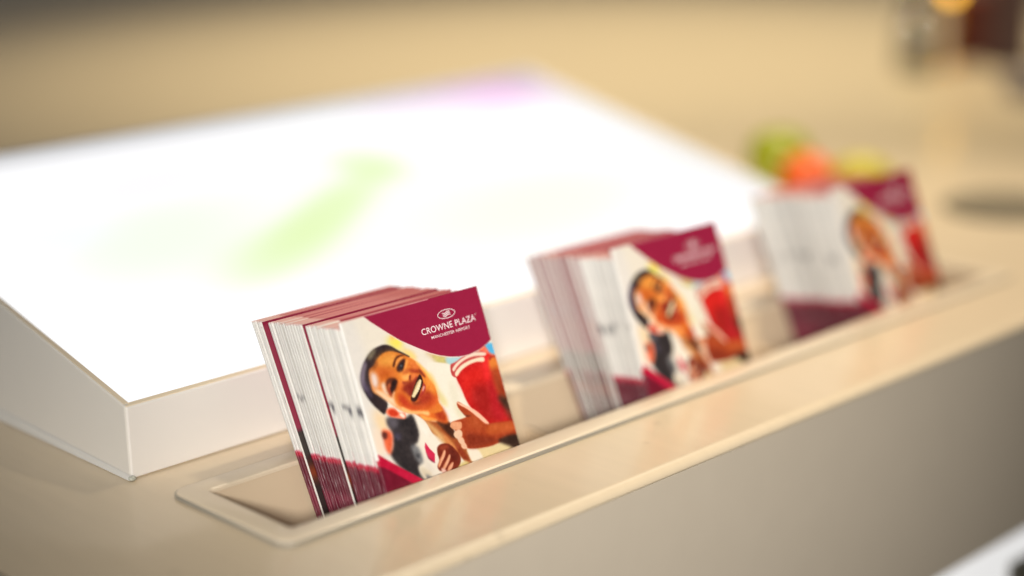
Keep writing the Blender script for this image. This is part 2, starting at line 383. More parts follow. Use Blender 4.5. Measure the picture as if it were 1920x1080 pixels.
B([(288, 268), (342, 196), (422, 146), (502, 116), (574, 106), (578, 150), (502, 153), (422, 186), (352, 240), (306, 302)], (240, 221, 192), .25)
# chest, neck, hanging towel
D([(540, 150), (700, 235), (830, 262), (960, 262), (1010, 340), (1070, 470), (1190, 590), (1300, 780), (1230, 800), (1150, 720), (1050, 620), (900, 470), (760, 390), (680, 280)], (152, 74, 36), .5)
D([(600, 200), (700, 250), (880, 400), (1020, 560), (980, 590), (860, 480), (740, 350)], (206, 158, 104), 1.3)
D([(900, 420), (980, 480), (1080, 620), (1000, 600), (930, 520)], (196, 120, 70), 1)
D([(1040, 500), (1100, 560), (1240, 760), (1180, 740), (1080, 620)], (140, 52, 28), .9)
D([(810, 238), (960, 262), (1010, 340), (1060, 430), (1010, 450), (900, 350)], (66, 34, 22), .8)
A([(760, 955), (900, 955), (1100, 830), (1190, 920), (1260, 1100), (1100, 1075), (960, 1062), (880, 1015)], (206, 94, 32), .9)
A([(1080, 900), (1180, 900), (1250, 1070), (1120, 1050)], (172, 60, 28), 1.4)
A([(880, 990), (980, 1020), (1120, 1062), (960, 1060)], (226, 150, 70), .6)
D([(530, 172), (580, 178), (680, 255), (760, 385), (850, 520), (830, 570), (830, 700), (850, 820), (950, 900), (960, 1000), (780, 970), (720, 880), (640, 740), (590, 520), (600, 380)], (233, 224, 208), .3)
D([(560, 200), (640, 270), (720, 400), (690, 420), (620, 330)], (240, 232, 220), 1.2)
D([(640, 560), (680, 680), (780, 800), (760, 900), (690, 800)], (222, 212, 198), 1.5)
D([(1050, 800), (1160, 725), (1240, 765), (1320, 800), (1100, 900), (1040, 860)], (214, 194, 130), .8)
B([(420, 1040), (640, 1005), (760, 965), (870, 1000), (920, 1080), (880, 1150), (500, 1180), (440, 1100)], (224, 204, 154), .9)
B([(410, 1030), (520, 1040), (580, 1170), (470, 1170)], (238, 226, 206), .6)
# blurred figure behind
D([(240, 215), (440, 210), (525, 175), (605, 378), (592, 500), (560, 545), (640, 720), (600, 800), (640, 900), (720, 990), (560, 910), (380, 795), (270, 650), (300, 560), (290, 400), (232, 290)], (46, 40, 42), .9)
D([(230, 200), (360, 240), (340, 340), (250, 320)], (104, 98, 108), 1.8, .8)
D([(320, 395), (390, 410), (380, 470), (320, 460)], (78, 72, 96), 1.4, .8)
D([(510, 550), (600, 560), (660, 740), (590, 730)], (122, 122, 124), 1.2)
D([(560, 640), (620, 650), (600, 700)], (60, 60, 64), .8)
D([(620, 800), (740, 850), (770, 940), (700, 960), (640, 880)], (216, 202, 176), 1.1)
D([(690, 890), (760, 920), (780, 970), (730, 970)], (104, 106, 110), .9)
D([(170, 360), (255, 365), (292, 420), (292, 560), (265, 650), (215, 590), (185, 470)], (214, 84, 52), 1.0)
D([(168, 385), (225, 395), (222, 465), (180, 460)], (92, 44, 38), .7)
D([(200, 480), (250, 480), (250, 600)], (230, 110, 74), 1, .7)
# crimson corner
D([(-260, 640), (-60, 640), (128, 655), (400, 810), (725, 985), (700, 1200), (-300, 1200)], (190, 18, 58), .12, 1, False)
D([(150, 795), (200, 806), (300, 862), (440, 940), (640, 1045), (640, 1250), (-300, 1250), (-300, 780)], (112, 16, 40), .35, 1, False)
# head: hair
A([(445, 880), (405, 985), (330, 935), (240, 850), (165, 750), (108, 640), (78, 540), (82, 430), (110, 320), (160, 215), (230, 128), (300, 78), (400, 45), (490, 65), (580, 118), (680, 168), (745, 208), (690, 230), (560, 250), (400, 300), (300, 500), (330, 700), (430, 800)], (48, 36, 38), .35)
A([(80, 440), (130, 280), (165, 300), (140, 420), (142, 560), (185, 670), (118, 640), (82, 550)], (150, 138, 158), 1.0, .8)
A([(120, 560), (150, 560), (250, 740), (200, 760), (130, 650)], (80, 68, 92), 1, .7)
A([(165, 215), (250, 115), (290, 130), (200, 250)], (150, 140, 112), 1.1, .85)
# face
A([(300, 250), (380, 165), (480, 135), (600, 158), (720, 207), (800, 250), (880, 318), (960, 400), (1040, 520), (1090, 630), (1112, 700), (1135, 820), (1190, 925), (1100, 965), (900, 975), (780, 965), (680, 955), (560, 895), (480, 830), (420, 790), (330, 735), (250, 680), (215, 580), (195, 480), (200, 385), (262, 330)], (206, 108, 40), .4)
A([(320, 230), (470, 150), (570, 180), (520, 330), (400, 350), (300, 320)], (216, 142, 60), 2.5)
A([(300, 360), (470, 370), (540, 440), (430, 480), (340, 520), (300, 440)], (190, 86, 32), 2.2)
A([(300, 250), (262, 330), (200, 390), (230, 400), (310, 330)], (150, 78, 34), .8)
A([(215, 425), (290, 450), (318, 570), (290, 640), (240, 590)], (238, 222, 216), 1.5)
A([(355, 585), (418, 560), (425, 650), (480, 730), (410, 710)], (240, 216, 194), 1.0)
A([(255, 660), (350, 665), (470, 750), (520, 740), (560, 850), (640, 905), (740, 945), (600, 912), (470, 830), (370, 760)], (244, 206, 168), .9)
A([(415, 590), (428, 530), (470, 492), (540, 490), (585, 530), (578, 600), (545, 680), (508, 755), (475, 715), (438, 650)], (128, 58, 32), .9, 1, False)
A([(430, 570), (440, 525), (480, 500), (540, 505), (575, 535), (560, 560), (520, 540), (470, 560), (445, 600)], (92, 42, 26), .5)
A([(505, 540), (545, 520), (572, 545), (560, 610), (535, 660), (500, 700), (478, 660), (490, 600)], (44, 24, 24), .5)
A([(440, 640), (475, 630), (490, 690), (505, 750), (470, 720)], (158, 62, 40), .6)
A([(520, 690), (545, 680), (530, 750), (505, 770)], (236, 176, 130), .6)
A([(452, 585), (478, 575), (480, 610), (460, 640)], (176, 82, 46), .5)
A([(545, 330), (560, 270), (620, 210), (650, 225), (600, 290), (570, 350)], (224, 138, 66), .6)
A([(512, 335), (525, 270), (560, 208), (620, 182), (672, 190), (605, 210), (560, 255), (542, 330), (525, 350)], (90, 42, 24), .4)
A([(565, 365), (600, 285), (650, 240), (688, 250), (675, 320), (645, 405), (590, 415)], (64, 34, 30), .6)
A([(605, 330), (630, 290), (655, 300), (650, 360), (615, 380)], (34, 28, 32), .4)
A([(615, 318), (640, 318), (640, 345), (615, 345)], (104, 108, 116), .3, .7)
A([(690, 250), (720, 260), (700, 350), (670, 390), (680, 320)], (230, 146, 70), .6)
A([(700, 405), (760, 370), (860, 375), (890, 430), (800, 432), (720, 425)], (160, 54, 30), 1.0)
A([(740, 300), (840, 310), (880, 370), (780, 360)], (206, 100, 46), 1.3)
A([(580, 450), (700, 410), (760, 440), (748, 520), (690, 560), (610, 520)], (226, 134, 56), 1.5)
A([(600, 560), (660, 570), (690, 640), (640, 700), (590, 660)], (212, 100, 42), 1.3)
A([(640, 470), (700, 440), (742, 462), (738, 512), (700, 530), (650, 510)], (236, 158, 84), .7)
A([(640, 540), (700, 548), (735, 530), (700, 575), (655, 580)], (150, 54, 30), .6)
A([(690, 380), (720, 372), (716, 420), (690, 440), (640, 430)], (188, 92, 44), .8)
A([(735, 465), (765, 455), (758, 525), (735, 525)], (124, 42, 24), .45)
A([(765, 440), (850, 440), (840, 490), (780, 540)], (216, 110, 56), .8)
A([(690, 570), (790, 530), (790, 640), (750, 740), (690, 690), (640, 650)], (138, 40, 28), 1.3)
A([(570, 720), (640, 710), (700, 780), (760, 850), (900, 862), (1000, 780), (1090, 700), (1115, 820), (1000, 905), (800, 930), (650, 880)], (196, 72, 30), 1.8)
A([(600, 740), (680, 760), (760, 860), (900, 880), (800, 910), (650, 850)], (184, 50, 28), 1.6, .8)
A([(900, 400), (970, 440), (1070, 580), (1095, 690), (1000, 670), (960, 560), (920, 490)], (222, 128, 50), 1.4)
A([(820, 262), (900, 322), (1005, 440), (1085, 600), (1035, 540), (940, 410), (850, 315)], (246, 190, 112), .7)
A([(860, 372), (905, 400), (960, 480), (930, 480), (880, 430)], (140, 54, 30), .5)
A([(830, 480), (865, 500), (800, 610), (775, 740), (735, 700), (760, 590)], (136, 40, 30), .8)
A([(855, 480), (885, 448), (915, 510), (922, 580), (892, 660), (855, 770), (805, 818), (760, 790), (772, 720), (800, 620)], (46, 20, 18), .3)
A([(848, 548), (880, 512), (900, 535), (878, 620), (842, 695), (806, 758), (776, 750), (788, 690), (814, 620)], (206, 178, 128), .2)
for k_ in range(7):          # teeth along the upper lip
    q0, q1 = k_/7, (k_+.97)/7
    def up_(q): return (846+36*(1-q)-78*q+10*math.sin(3.1*q), 536-24*(1-q)+204*q)
    def lo_(q): return (900-96*q+22*math.sin(3.1*q), 532+226*q)
    c_ = np.array([246, 232, 190.])-np.array([18, 26, 34])*abs(q0-.35)
    A([up_(q0), lo_(q0), lo_(q1), up_(q1)], c_, .16, 1, False)
A([(922, 560), (956, 600), (946, 690), (890, 760), (846, 800), (860, 770), (895, 690), (920, 620)], (176, 58, 52), .4)
A([(930, 605), (945, 615), (925, 670), (912, 665)], (232, 178, 168), .3)
A([(900, 720), (1000, 670), (1050, 760), (950, 850), (850, 850)], (168, 52, 30), 1.6)
A([(760, 800), (840, 825), (900, 800), (860, 850), (790, 850)], (120, 38, 26), .9, .8)
A([(640, 888), (760, 938), (900, 945), (1000, 950), (1000, 1005), (900, 978), (760, 975), (650, 935)], (246, 184, 120), .7)
A([(428, 935), (470, 898), (540, 905), (605, 960), (682, 968), (684, 1042), (600, 1042), (480, 1015), (430, 975)], (228, 124, 98), .3)
A([(455, 930), (525, 918), (590, 975), (560, 1012), (480, 1002)], (204, 56, 28), .5)
A([(605, 985), (640, 970), (680, 1012), (650, 1032)], (246, 226, 208), .3)
# hands
D([(828, 560), (880, 522), (960, 522), (1040, 588), (1102, 680), (1095, 765), (1042, 835), (960, 895), (940, 850), (860, 845), (828, 790), (850, 720), (828, 640)], (118, 40, 24), .3)
D([(960, 560), (1040, 620), (1080, 720), (1000, 700)], (96, 30, 20), 1)
for poly in ([(902, 600), (918, 620), (905, 680), (880, 745), (850, 805), (836, 780), (850, 720), (878, 660)], [(962, 652), (976, 682), (955, 745), (932, 802), (895, 855), (884, 826), (905, 770), (938, 710)], [(1006, 738), (1010, 768), (990, 820), (968, 855), (946, 856), (956, 800), (980, 765)]):
    D(poly, (206, 132, 98), .3)
    D([((a*3+905)/4 if False else a+6, b+2) for a, b in poly[:3]]+[(a-4, b-4) for a, b in poly[3:5]], (232, 172, 140), .25, .8)
D([(872, 815), (925, 830), (938, 880), (900, 885)], (232, 186, 170), .5)
D([(850, 560), (900, 540), (960, 540), (930, 580), (870, 600)], (150, 62, 40), .7, .8)
B([(305, 570), (330, 562), (420, 618), (500, 668), (560, 738), (628, 776), (760, 762), (890, 755), (915, 850), (905, 905), (760, 962), (640, 1010), (480, 1032), (400, 1022), (380, 960), (330, 900), (290, 850), (250, 790), (260, 760), (395, 715), (380, 690), (320, 620)], (160, 60, 28), .25)
B([(620, 795), (880, 765), (905, 840), (740, 875), (620, 885)], (178, 78, 36), 1.2)
B([(420, 700), (520, 720), (600, 800), (520, 840), (420, 800)], (170, 72, 36), 1.6)
B([(400, 880), (560, 900), (720, 940), (560, 1010), (420, 1015)], (130, 44, 22), 1.2)
B([(340, 640), (390, 690), (450, 695), (410, 712), (380, 690)], (100, 40, 24), .4)
B([(720, 950), (910, 885), (980, 1040), (930, 1070), (850, 1010)], (54, 34, 26), .9)
B([(310, 562), (435, 612), (525, 668), (628, 770), (592, 775), (500, 700), (420, 638), (335, 590)], (240, 186, 160), .25)
for poly, c in (([(238, 795), (258, 765), (310, 760), (352, 768), (348, 830), (285, 840), (243, 818)], (216, 150, 114)), ([(276, 872), (322, 838), (357, 860), (357, 912), (312, 932), (280, 908)], (228, 190, 160)),
                ([(318, 942), (350, 912), (383, 950), (372, 988), (338, 982)], (226, 182, 152)), ([(348, 992), (386, 972), (412, 1028), (370, 1034)], (226, 178, 148))):
    B(poly, c, .3)
D([(682, 505), (735, 580), (797, 640), (797, 745), (730, 702), (690, 622), (676, 560)], (204, 40, 78), .15, 1, False)
D([(690, 620), (730, 690), (797, 742), (780, 745), (720, 700)], (120, 20, 50), .3, .8)
# photographic softness over the whole picture
for c in range(3):
    g_, r_ = gblur(np.pad(canvas[..., c], 8, mode='edge'), 1.5); o_ = r_+8; canvas[..., c] = .25*canvas[..., c]+.75*g_[o_:o_+canvas.shape[0], o_:o_+canvas.shape[1]]
# claret field with the lettering (upper right)
sw = [(205, 385), (300, 455), (450, 550), (600, 640), (750, 705), (900, 765), (1000, 790), (1100, 803), (1200, 802), (1300, 780), (1400, 730), (1475, 672), (1530, 612), (1600, 540)]
MZ([(195, 375)]+[(x-5, y+9) for x, y in sw]+[(1700, -100), (1300, -300), (100, 300)], (240, 214, 206), .12, .75, False)
MZ([(190, 372)]+sw+[(1700, -100), (1300, -300), (100, 300)], (150, 25, 62), .05, 1, False)
# spine column and left margin
paint_uv([(-4, -2), (.4, -2), (.4, 77), (-4, 77)], (232, 229, 222), .25, 1, False)
# pale line along the top: light on the cut edge painted in
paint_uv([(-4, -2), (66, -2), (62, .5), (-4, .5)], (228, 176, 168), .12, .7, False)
sk = np.clip((canvas[..., 0]-canvas[..., 2]-70)/60, 0, 1)*np.clip((canvas[..., 1]-60)/40, 0, 1)
paint_uv([(-4, 81), (1.2, 82), (1.2, 104), (-4, 104)], (104, 12, 40), .7, .85, False)
canvas += (sk[..., None]*np.array([14, 12, 6]))
def soft_noise(cell, amp):
    g = RNG.normal(0, 1, (AH*PPM//cell+3, AW*PPM//cell+3)); yy = np.arange(AH*PPM)/cell; xx = np.arange(AW*PPM)/cell
    iy, ix = yy.astype(int), xx.astype(int); fy, fx = (yy-iy)[:, None], (xx-ix)[None, :]; fy = fy*fy*(3-2*fy); fx = fx*fx*(3-2*fx)
    return amp*(g[iy][:, ix]*(1-fy)*(1-fx)+g[iy][:, ix+1]*(1-fy)*fx+g[iy+1][:, ix]*fy*(1-fx)+g[iy+1][:, ix+1]*fy*fx)
claret = (np.abs(canvas-np.array([150, 25, 62])).sum(-1) < 12)
nz = soft_noise(28, 4.5)+soft_noise(11, 4)+soft_noise(5, 2.5)
nz *= np.where(canvas.mean(-1) > 185, .22, .85)
canvas += (np.where(claret, .15, 1)*nz)[..., None]*np.array([1, .92, .85])
canvas += RNG.normal(0, 1.5, canvas.shape[:2])[..., None]
LIN = lin(np.clip(canvas, 0, 255))
def art(u, v):
    x = np.clip((np.asarray(u)-U0)*PPM-.5, 0, LIN.shape[1]-1.001); y = np.clip((np.asarray(v)-V0)*PPM-.5, 0, LIN.shape[0]-1.001)
    i, j = x.astype(int), y.astype(int); fx, fy = (x-i)[..., None], (y-j)[..., None]
    return (LIN[j, i]*(1-fx)*(1-fy)+LIN[j, i+1]*fx*(1-fy)+LIN[j+1, i]*(1-fx)*fy+LIN[j+1, i+1]*fx*fy)
def back_art(u, v):
    u = np.asarray(u, float); v = np.asarray(v, float); c = np.empty(u.shape+(3,)); c[:] = lin((134, 24, 56))
    k = np.clip((v-62)/1.5, 0, 1)[..., None]; c = c*(1-k)+k*lin((44, 34, 30))
    o_ = np.exp(-((v-88)/4)**2)[..., None]*.7; c = c*(1-o_)+o_*lin((150, 62, 24)); return c

# ------------------------------------------------------------------ leaflet meshes
CW, CH, TH = .100, .143, .00180       # leaflet width, height, closed thickness; local x right, z up (0 at the foot), y away from the viewer
def cover_material(spine):
    m = bpy.data.materials.new('printed_cover_spine' if spine else 'printed_cover'); m.use_nodes = True; nt = m.node_tree; b = nt.nodes['Principled BSDF']
    at = nt.nodes.new('ShaderNodeAttribute'); at.attribute_name = 'print'
    b.inputs['Roughness'].default_value = .32; b.inputs['Coat Weight'].default_value = .15; b.inputs['Coat Roughness'].default_value = .12
    if spine: b.inputs['Roughness'].default_value = .5; b.inputs['Coat Weight'].default_value = 0
    if spine:      # fold wear: paper fibre showing through along the crease
        tc = nt.nodes.new('ShaderNodeTexCoord'); oi = nt.nodes.new('ShaderNodeObjectInfo')
        mp = nt.nodes.new('ShaderNodeMapping'); mp.inputs['Scale'].default_value = (3000, 3000, 130)
        ad = nt.nodes.new('ShaderNodeVectorMath'); ad.operation = 'ADD'
        sc_ = nt.nodes.new('ShaderNodeVectorMath'); sc_.operation = 'SCALE'; sc_.inputs[0].default_value = (1, 1, 1)
        ml = nt.nodes.new('ShaderNodeMath'); ml.operation = 'MULTIPLY'; ml.inputs[1].default_value = 90
        nt.links.new(oi.outputs['Random'], ml.inputs[0]); nt.links.new(ml.outputs[0], sc_.inputs['Scale'])
        nt.links.new(tc.outputs['Object'], mp.inputs[0]); nt.links.new(mp.outputs[0], ad.inputs[0]); nt.links.new(sc_.outputs[0], ad.inputs[1])
        n = nt.nodes.new('ShaderNodeTexNoise'); n.inputs['Scale'].default_value = 1; n.inputs['Detail'].default_value = 3
        nt.links.new(ad.outputs[0], n.inputs['Vector'])
        r = nt.nodes.new('ShaderNodeValToRGB'); r.color_ramp.elements[0].position = .60; r.color_ramp.elements[1].position = .72
        nt.links.new(n.outputs['Fac'], r.inputs[0])
        mx = nt.nodes.new('ShaderNodeMix'); mx.data_type = 'RGBA'; mx.inputs[7].default_value = (.72, .68, .66, 1)
        k = nt.nodes.new('ShaderNodeMath'); k.operation = 'MULTIPLY'; k.inputs[1].default_value = .5
        nt.links.new(r.outputs[0], k.inputs[0]); nt.links.new(k.outputs[0], mx.inputs[0])
        nt.links.new(at.outputs['Color'], mx.inputs[6]); nt.links.new(mx.outputs[2], b.inputs['Base Color'])
    else: nt.links.new(at.outputs['Color'], b.inputs['Base Color'])
    return m
m_cov, m_spine = cover_material(False), cover_material(True)
m_paper = mat('white_paper', (228, 225, 218), .7, noise=.04, nscale=600)
m_ink = mat('white_ink', (246, 226, 228), .4)
def grid_mesh(name, us, vs, yfun, colfun, spine_cols=0, mats=None, flipx=False):
    """sheet through columns us (list of (x, y, u)) and rows vs (mm from the top)"""
    n, mrows = len(us), len(vs)
    co = np.empty((mrows, n, 3)); 
    for i, (x, y, u) in enumerate(us): co[:, i, 0] = x; co[:, i, 1] = y
    co[:, :, 2] = (CH-np.asarray(vs)/1000)[:, None]
    uu = np.array([c[2] for c in us])[None, :].repeat(mrows, 0); vv = np.asarray(vs, float)[:, None].repeat(n, 1)
    return co, uu, vv
def leaflet_cover(name, front_us, vs, reverse=False, mark=None, tone=1.0):
    r = TH/2; cols = []          # from back panel's free edge round the fold to the front's free edge
    inner_t = .00022
    back_u = [100, 60, 20, 3, .5]
    for u in back_u: cols.append((u/1000, TH, u, 1))
    for k in range(1, 7):
        a = math.pi*k/7; cols.append((-r*.75*math.sin(a)**.55, r+r*.98*math.copysign(abs(math.cos(a))**.7, math.cos(a)), -.3-.5*math.sin(a), 2))
    for u in front_us: cols.append((u/1000, 0, u, 0))
    n, m_ = len(cols), len(vs); vs = np.asarray(vs, float)
    x = np.array([c[0] for c in cols]); y = np.array([c[1] for c in cols]); u = np.array([c[2] for c in cols]); kind = np.array([c[3] for c in cols])
    UU, VV = np.meshgrid(u, vs)
    C = art(UU, VV); bk = kind == 1
    C[:, bk] = back_art(UU[:, bk], VV[:, bk])
    if tone != 1.0:                           # packed leaflets: light on the cut tops put into a paler edge
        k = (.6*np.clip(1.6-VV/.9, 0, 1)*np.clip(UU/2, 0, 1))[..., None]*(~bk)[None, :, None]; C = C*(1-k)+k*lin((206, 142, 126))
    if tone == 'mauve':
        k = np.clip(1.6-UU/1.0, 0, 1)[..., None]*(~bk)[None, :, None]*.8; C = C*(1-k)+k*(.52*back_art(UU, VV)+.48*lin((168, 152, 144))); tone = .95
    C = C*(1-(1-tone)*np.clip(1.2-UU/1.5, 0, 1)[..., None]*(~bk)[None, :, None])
    if mark:                                  # dark print that runs round the fold
        v0, hv, amt = mark; k = (amt*np.exp(-((VV-v0)/hv)**2)*np.exp(-(np.maximum(UU-.6, 0)/.7)**2))[..., None]*(~bk)[None, :, None]
        C = C*(1-k)+k*lin((58, 54, 66))
    if reverse: x = CW-x; y = TH-y            # turned round: fold on the right, back panel towards the viewer
    co = np.stack([np.broadcast_to(x, UU.shape), np.broadcast_to(y, UU.shape), CH-VV/1000], -1).reshape(-1, 3)
    idx = np.arange(n*m_).reshape(m_, n)
    f = np.stack([idx[:-1, :-1], idx[1:, :-1], idx[1:, 1:], idx[:-1, 1:]], -1)
    fm = np.zeros((m_-1, n-1), int); isf = (kind[:-1] == 2) | (kind[1:] == 2); fm[:, isf] = 1
    # print colours the face from outside; a thin paper core gives the sheet its edge
    me = bpy.data.meshes.new(name); me.from_pydata(co.tolist(), [], f.reshape(-1, 4).tolist())
    me.materials.append(m_cov); me.materials.append(m_spine); me.polygons.foreach_set('material_index', fm.ravel().astype(np.int32))
    ca = me.attributes.new('print', 'FLOAT_COLOR', 'POINT')
    ca.data.foreach_set('color', np.concatenate([C.reshape(-1, 3), np.ones((n*m_, 1))], 1).astype(np.float32).ravel())
    me.polygons.foreach_set('use_smooth', np.ones(len(me.polygons), bool))
    return me
def pages_mesh():
    bm = bmesh.new(); tt = .00026
    for k in range(4):
        y = .00014+k*(TH-.00028-tt)/3
        box(.0002, CW-.0003, y, y+tt, .0005, CH-.0004-.0002*(k % 2), bm=bm)
    me = bpy.data.meshes.new('pages'); bm.to_mesh(me); bm.free(); me.materials.append(m_paper); return me
def edge_mesh(reverse):
    """paper thickness of the cover sheet along its top and free edges"""
    bm = bmesh.new(); tt = .0003
    xa, xb = (0, CW) if not reverse else (0, CW)
    box(xa, xb, .00001, tt, CH-.0025, CH-.00005, bm=bm); box(xa, xb, TH-tt, TH-.00001, CH-.0025, CH-.00005, bm=bm)
    if reverse:
        box(0.00005, .002, .00001, tt, 0, CH-.003, bm=bm); box(.00005, .002, TH-tt, TH-.00001, 0, CH-.003, bm=bm)
    me = bpy.data.meshes.new('paper_edge'); bm.to_mesh(me); bm.free(); me.materials.append(m_paper); return me
hi_u = [0.0, .15]+list(np.arange(.4, 100.01, .33)); hi_v = list(np.arange(0, 98.1, .33))+[101, 110, 125, 143]
lo_u = [0, .5, 1, 1.6, 2.4, 3.5, 5, 8, 12, 16, 18, 20, 22, 25, 30, 40, 60, 80, 100]
lo_v = [0, .5, 1, 2, 3, 5, 8]+list(range(10, 40, 5))+list(np.arange(40, 56, 1.))+list(range(56, 74, 3))+list(np.arange(74, 90, 1.))+[92, 96, 100, 120, 143]
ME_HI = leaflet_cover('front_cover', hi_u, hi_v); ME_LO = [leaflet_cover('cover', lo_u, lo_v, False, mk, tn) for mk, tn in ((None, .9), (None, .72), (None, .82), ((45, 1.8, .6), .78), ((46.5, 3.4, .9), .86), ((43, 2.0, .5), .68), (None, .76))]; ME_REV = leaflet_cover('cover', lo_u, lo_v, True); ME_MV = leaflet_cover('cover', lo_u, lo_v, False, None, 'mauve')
ME_PG = pages_mesh(); ME_EDGE, ME_EDGER = edge_mesh(False), edge_mesh(True)
# lettering and emblem
def text_mesh(body, u0, u1, vbase, cap, spacing=1.0, bold=0):
    c = bpy.data.curves.new('t', 'FONT'); c.body = body; c.size = 1; c.space_character = spacing; c.offset = bold; c.resolution_u = 4
    o = bpy.data.objects.new('t', c); COL.objects.link(o); bpy.context.view_layer.update()
    dg = bpy.context.evaluated_depsgraph_get(); me = bpy.data.meshes.new_from_object(o.evaluated_get(dg))
    bpy.data.objects.remove(o); co = np.array([v.co[:] for v in me.vertices])
    x0, x1 = co[:, 0].min(), co[:, 0].max(); H = .73 if False else co[:, 1].max()-max(co[:, 1].min(), 0)
    for v in me.vertices:
        x = u0+(v.co.x-x0)/(x1-x0)*(u1-u0); z = vbase-v.co.y/H*cap
        v.co = Vector((x/1000, -.00006, CH-z/1000))
    me.materials.append(m_ink); return me
ME_T1 = text_mesh('CROWNE PLAZA', 51.7, 92.4, 18.95, 3.55, 1.05, .006); ME_T2 = text_mesh('MANCHESTER AIRPORT', 57.6, 86.8, 22.4, 1.62, 1.0, .004)
def emblem_mesh():
    bm = bmesh.new(); cx, cy, rx, ry, tw = 72.45, 10.85, 6.65, 2.62, .42; n = 48
    def vert(u, v): return bm.verts.new((u/1000, -.00006, CH-v/1000))
    a = [vert(cx+rx*math.cos(2*math.pi*i/n), cy+ry*math.sin(2*math.pi*i/n)) for i in range(n)]
    b = [vert(cx+(rx-tw)*math.cos(2*math.pi*i/n), cy+(ry-tw*.85)*math.sin(2*math.pi*i/n)) for i in range(n)]
    for i in range(n): bm.faces.new((a[i], b[i], b[(i+1) % n], a[(i+1) % n]))
    for k in range(3):
        prev = None
        for i in range(17):
            s = i/16; u = 69.6+5.9*s; vc = 9.95+.92*k-.42*math.sin(2*math.pi*(s-.5))*1.0; hw = .27*(1-abs(2*s-1)**4*.6)
            cur = (vert(u, vc-hw), vert(u, vc+hw))
            if prev: bm.faces.new((prev[0], prev[1], cur[1], cur[0]))
            prev = cur
    # registered mark: small ring
    q = [vert(93.2+.42*math.cos(2*math.pi*i/14), 15.5+.42*math.sin(2*math.pi*i/14)) for i in range(14)]; q2 = [vert(93.2+.26*math.cos(2*math.pi*i/14), 15.5+.26*math.sin(2*math.pi*i/14)) for i in range(14)]
    for i in range(14): bm.faces.new((q[i], q2[i], q2[(i+1) % 14], q[(i+1) % 14]))
    me = bpy.data.meshes.new('emblem'); bm.to_mesh(me); bm.free(); me.materials.append(m_ink); return me
ME_EM = emblem_mesh()
m_rev_label = None
def leaflet(label, group, x, y0, theta, s_top, kind='lo', yawj=0.0):
    """card plane crosses the rim level z = 0 at y0, leans back by theta and stands s_top above it"""
    o = thing('leaflet', label, 'leaflet', (0, 0, 0), group)
    s_bot = s_top-CH
    o.location = (x, y0+s_bot*math.sin(theta), s_bot*math.cos(theta)); o.rotation_euler = (-theta, 0, yawj)
    rev = kind == 'rev'
    cov = bpy.data.objects.new('cover', {'hi': ME_HI, 'lo': random.choice(ME_LO), 'rev': ME_REV, 'mauve': ME_MV}[kind]); COL.objects.link(cov); cov.parent = o
    pg = bpy.data.objects.new('pages', ME_PG); COL.objects.link(pg); pg.parent = o
    ed = bpy.data.objects.new('cover_edge', ME_EDGER if rev else ME_EDGE); COL.objects.link(ed); ed.parent = o
    if kind == 'hi':
        for nm, me in (('lettering', ME_T1), ('lettering', ME_T2), ('emblem', ME_EM)):
            q = bpy.data.objects.new(nm, me); COL.objects.link(q); q.parent = o
    return o
XC, YC, THC, SC = .06853, .00601, .36134, .09455
def stack(off, n, where, dx, th0, th1, y0, y1, s1, specials, front_label, rest, group, drop=.004):
    """specials: index -> (kind, extra x shift mm, label)"""
    for i in range(n):
        tau = i/(n-1)
        if i == 0:
            leaflet(front_label, group, XC+off, y0, th0, SC, 'hi'); continue
        j = random.gauss(0, .00016)+(random.random() < .16)*random.uniform(-.0007, .0007); hgt = random.gauss(0, .00045)
        x = XC+off+dx*tau+j; th = th0+(th1-th0)*tau+random.gauss(0, .0012); y = y0+(y1-y0)*tau; s = SC-drop*max(0, 1-tau*1.15)+(s1-SC)*tau+hgt
        kind, ex, lab = 'lo', 0, rest
        if i in specials: kind, ex, lab = specials[i]
        leaflet(lab, group, x+ex/1000, y, th, s, kind, random.gauss(0, .0015))
rest1 = 'thin leaflet packed inside the nearest stack, only its white spine showing'
rest2 = 'thin leaflet packed inside the middle stack of the trough, mostly hidden by its neighbours'
rest3 = 'thin leaflet packed inside the farthest, most blurred stack of the trough'
R_ = math.radians
s1 = {26: ('rev', -3.6, 'leaflet turned round in the nearest stack, showing a wide claret stripe at its left edge'),
      13: ('rev', -.9, 'leaflet turned round in the nearest stack, showing a hairline claret edge at its middle'),
      31: ('lo', 0, 'rearmost leaflet of the nearest stack, against the back of the trough')}
stack(0, 32, 'near', -.008, THC, R_(26.5), YC, .0695, .0865, s1,
      'sharp front leaflet of the nearest stack, with laughing woman and readable white lettering', rest1, 'leaflets in the nearest stack')
rv = 'leaflet turned round in the back half of the middle stack, claret edge showing'
s2 = {i: ('rev', -.35-.75*((i*7) % 5)/3, rv) for i in range(12, 31) if i % 2 == 1 or i > 20}
s2[31] = ('lo', 0, 'rearmost leaflet of the middle stack, against the back of the trough')
s2.update({i: ('mauve', -.1*(i % 3), 'leaflet with a mauve claret spine in the back half of the middle stack') for i in (14, 16, 17, 18, 20, 21, 22, 24, 25, 27, 29, 30)})
stack(.21321, 32, 'middle', -.006, R_(19.5), R_(27.5), YC, .0690, .0822, s2,
      'front leaflet of the middle stack, softly blurred picture with claret corner', rest2, 'leaflets in the middle stack', .0065)
s3 = {31: ('lo', 0, 'rearmost leaflet of the farthest stack, against the back of the trough')}
stack(.44431, 32, 'far', -.010, THC, R_(25), YC, .0690, .0820, s3,
      'front leaflet of the farthest stack, strongly blurred picture beside the trough end', rest3, 'leaflets in the farthest stack', .0055)

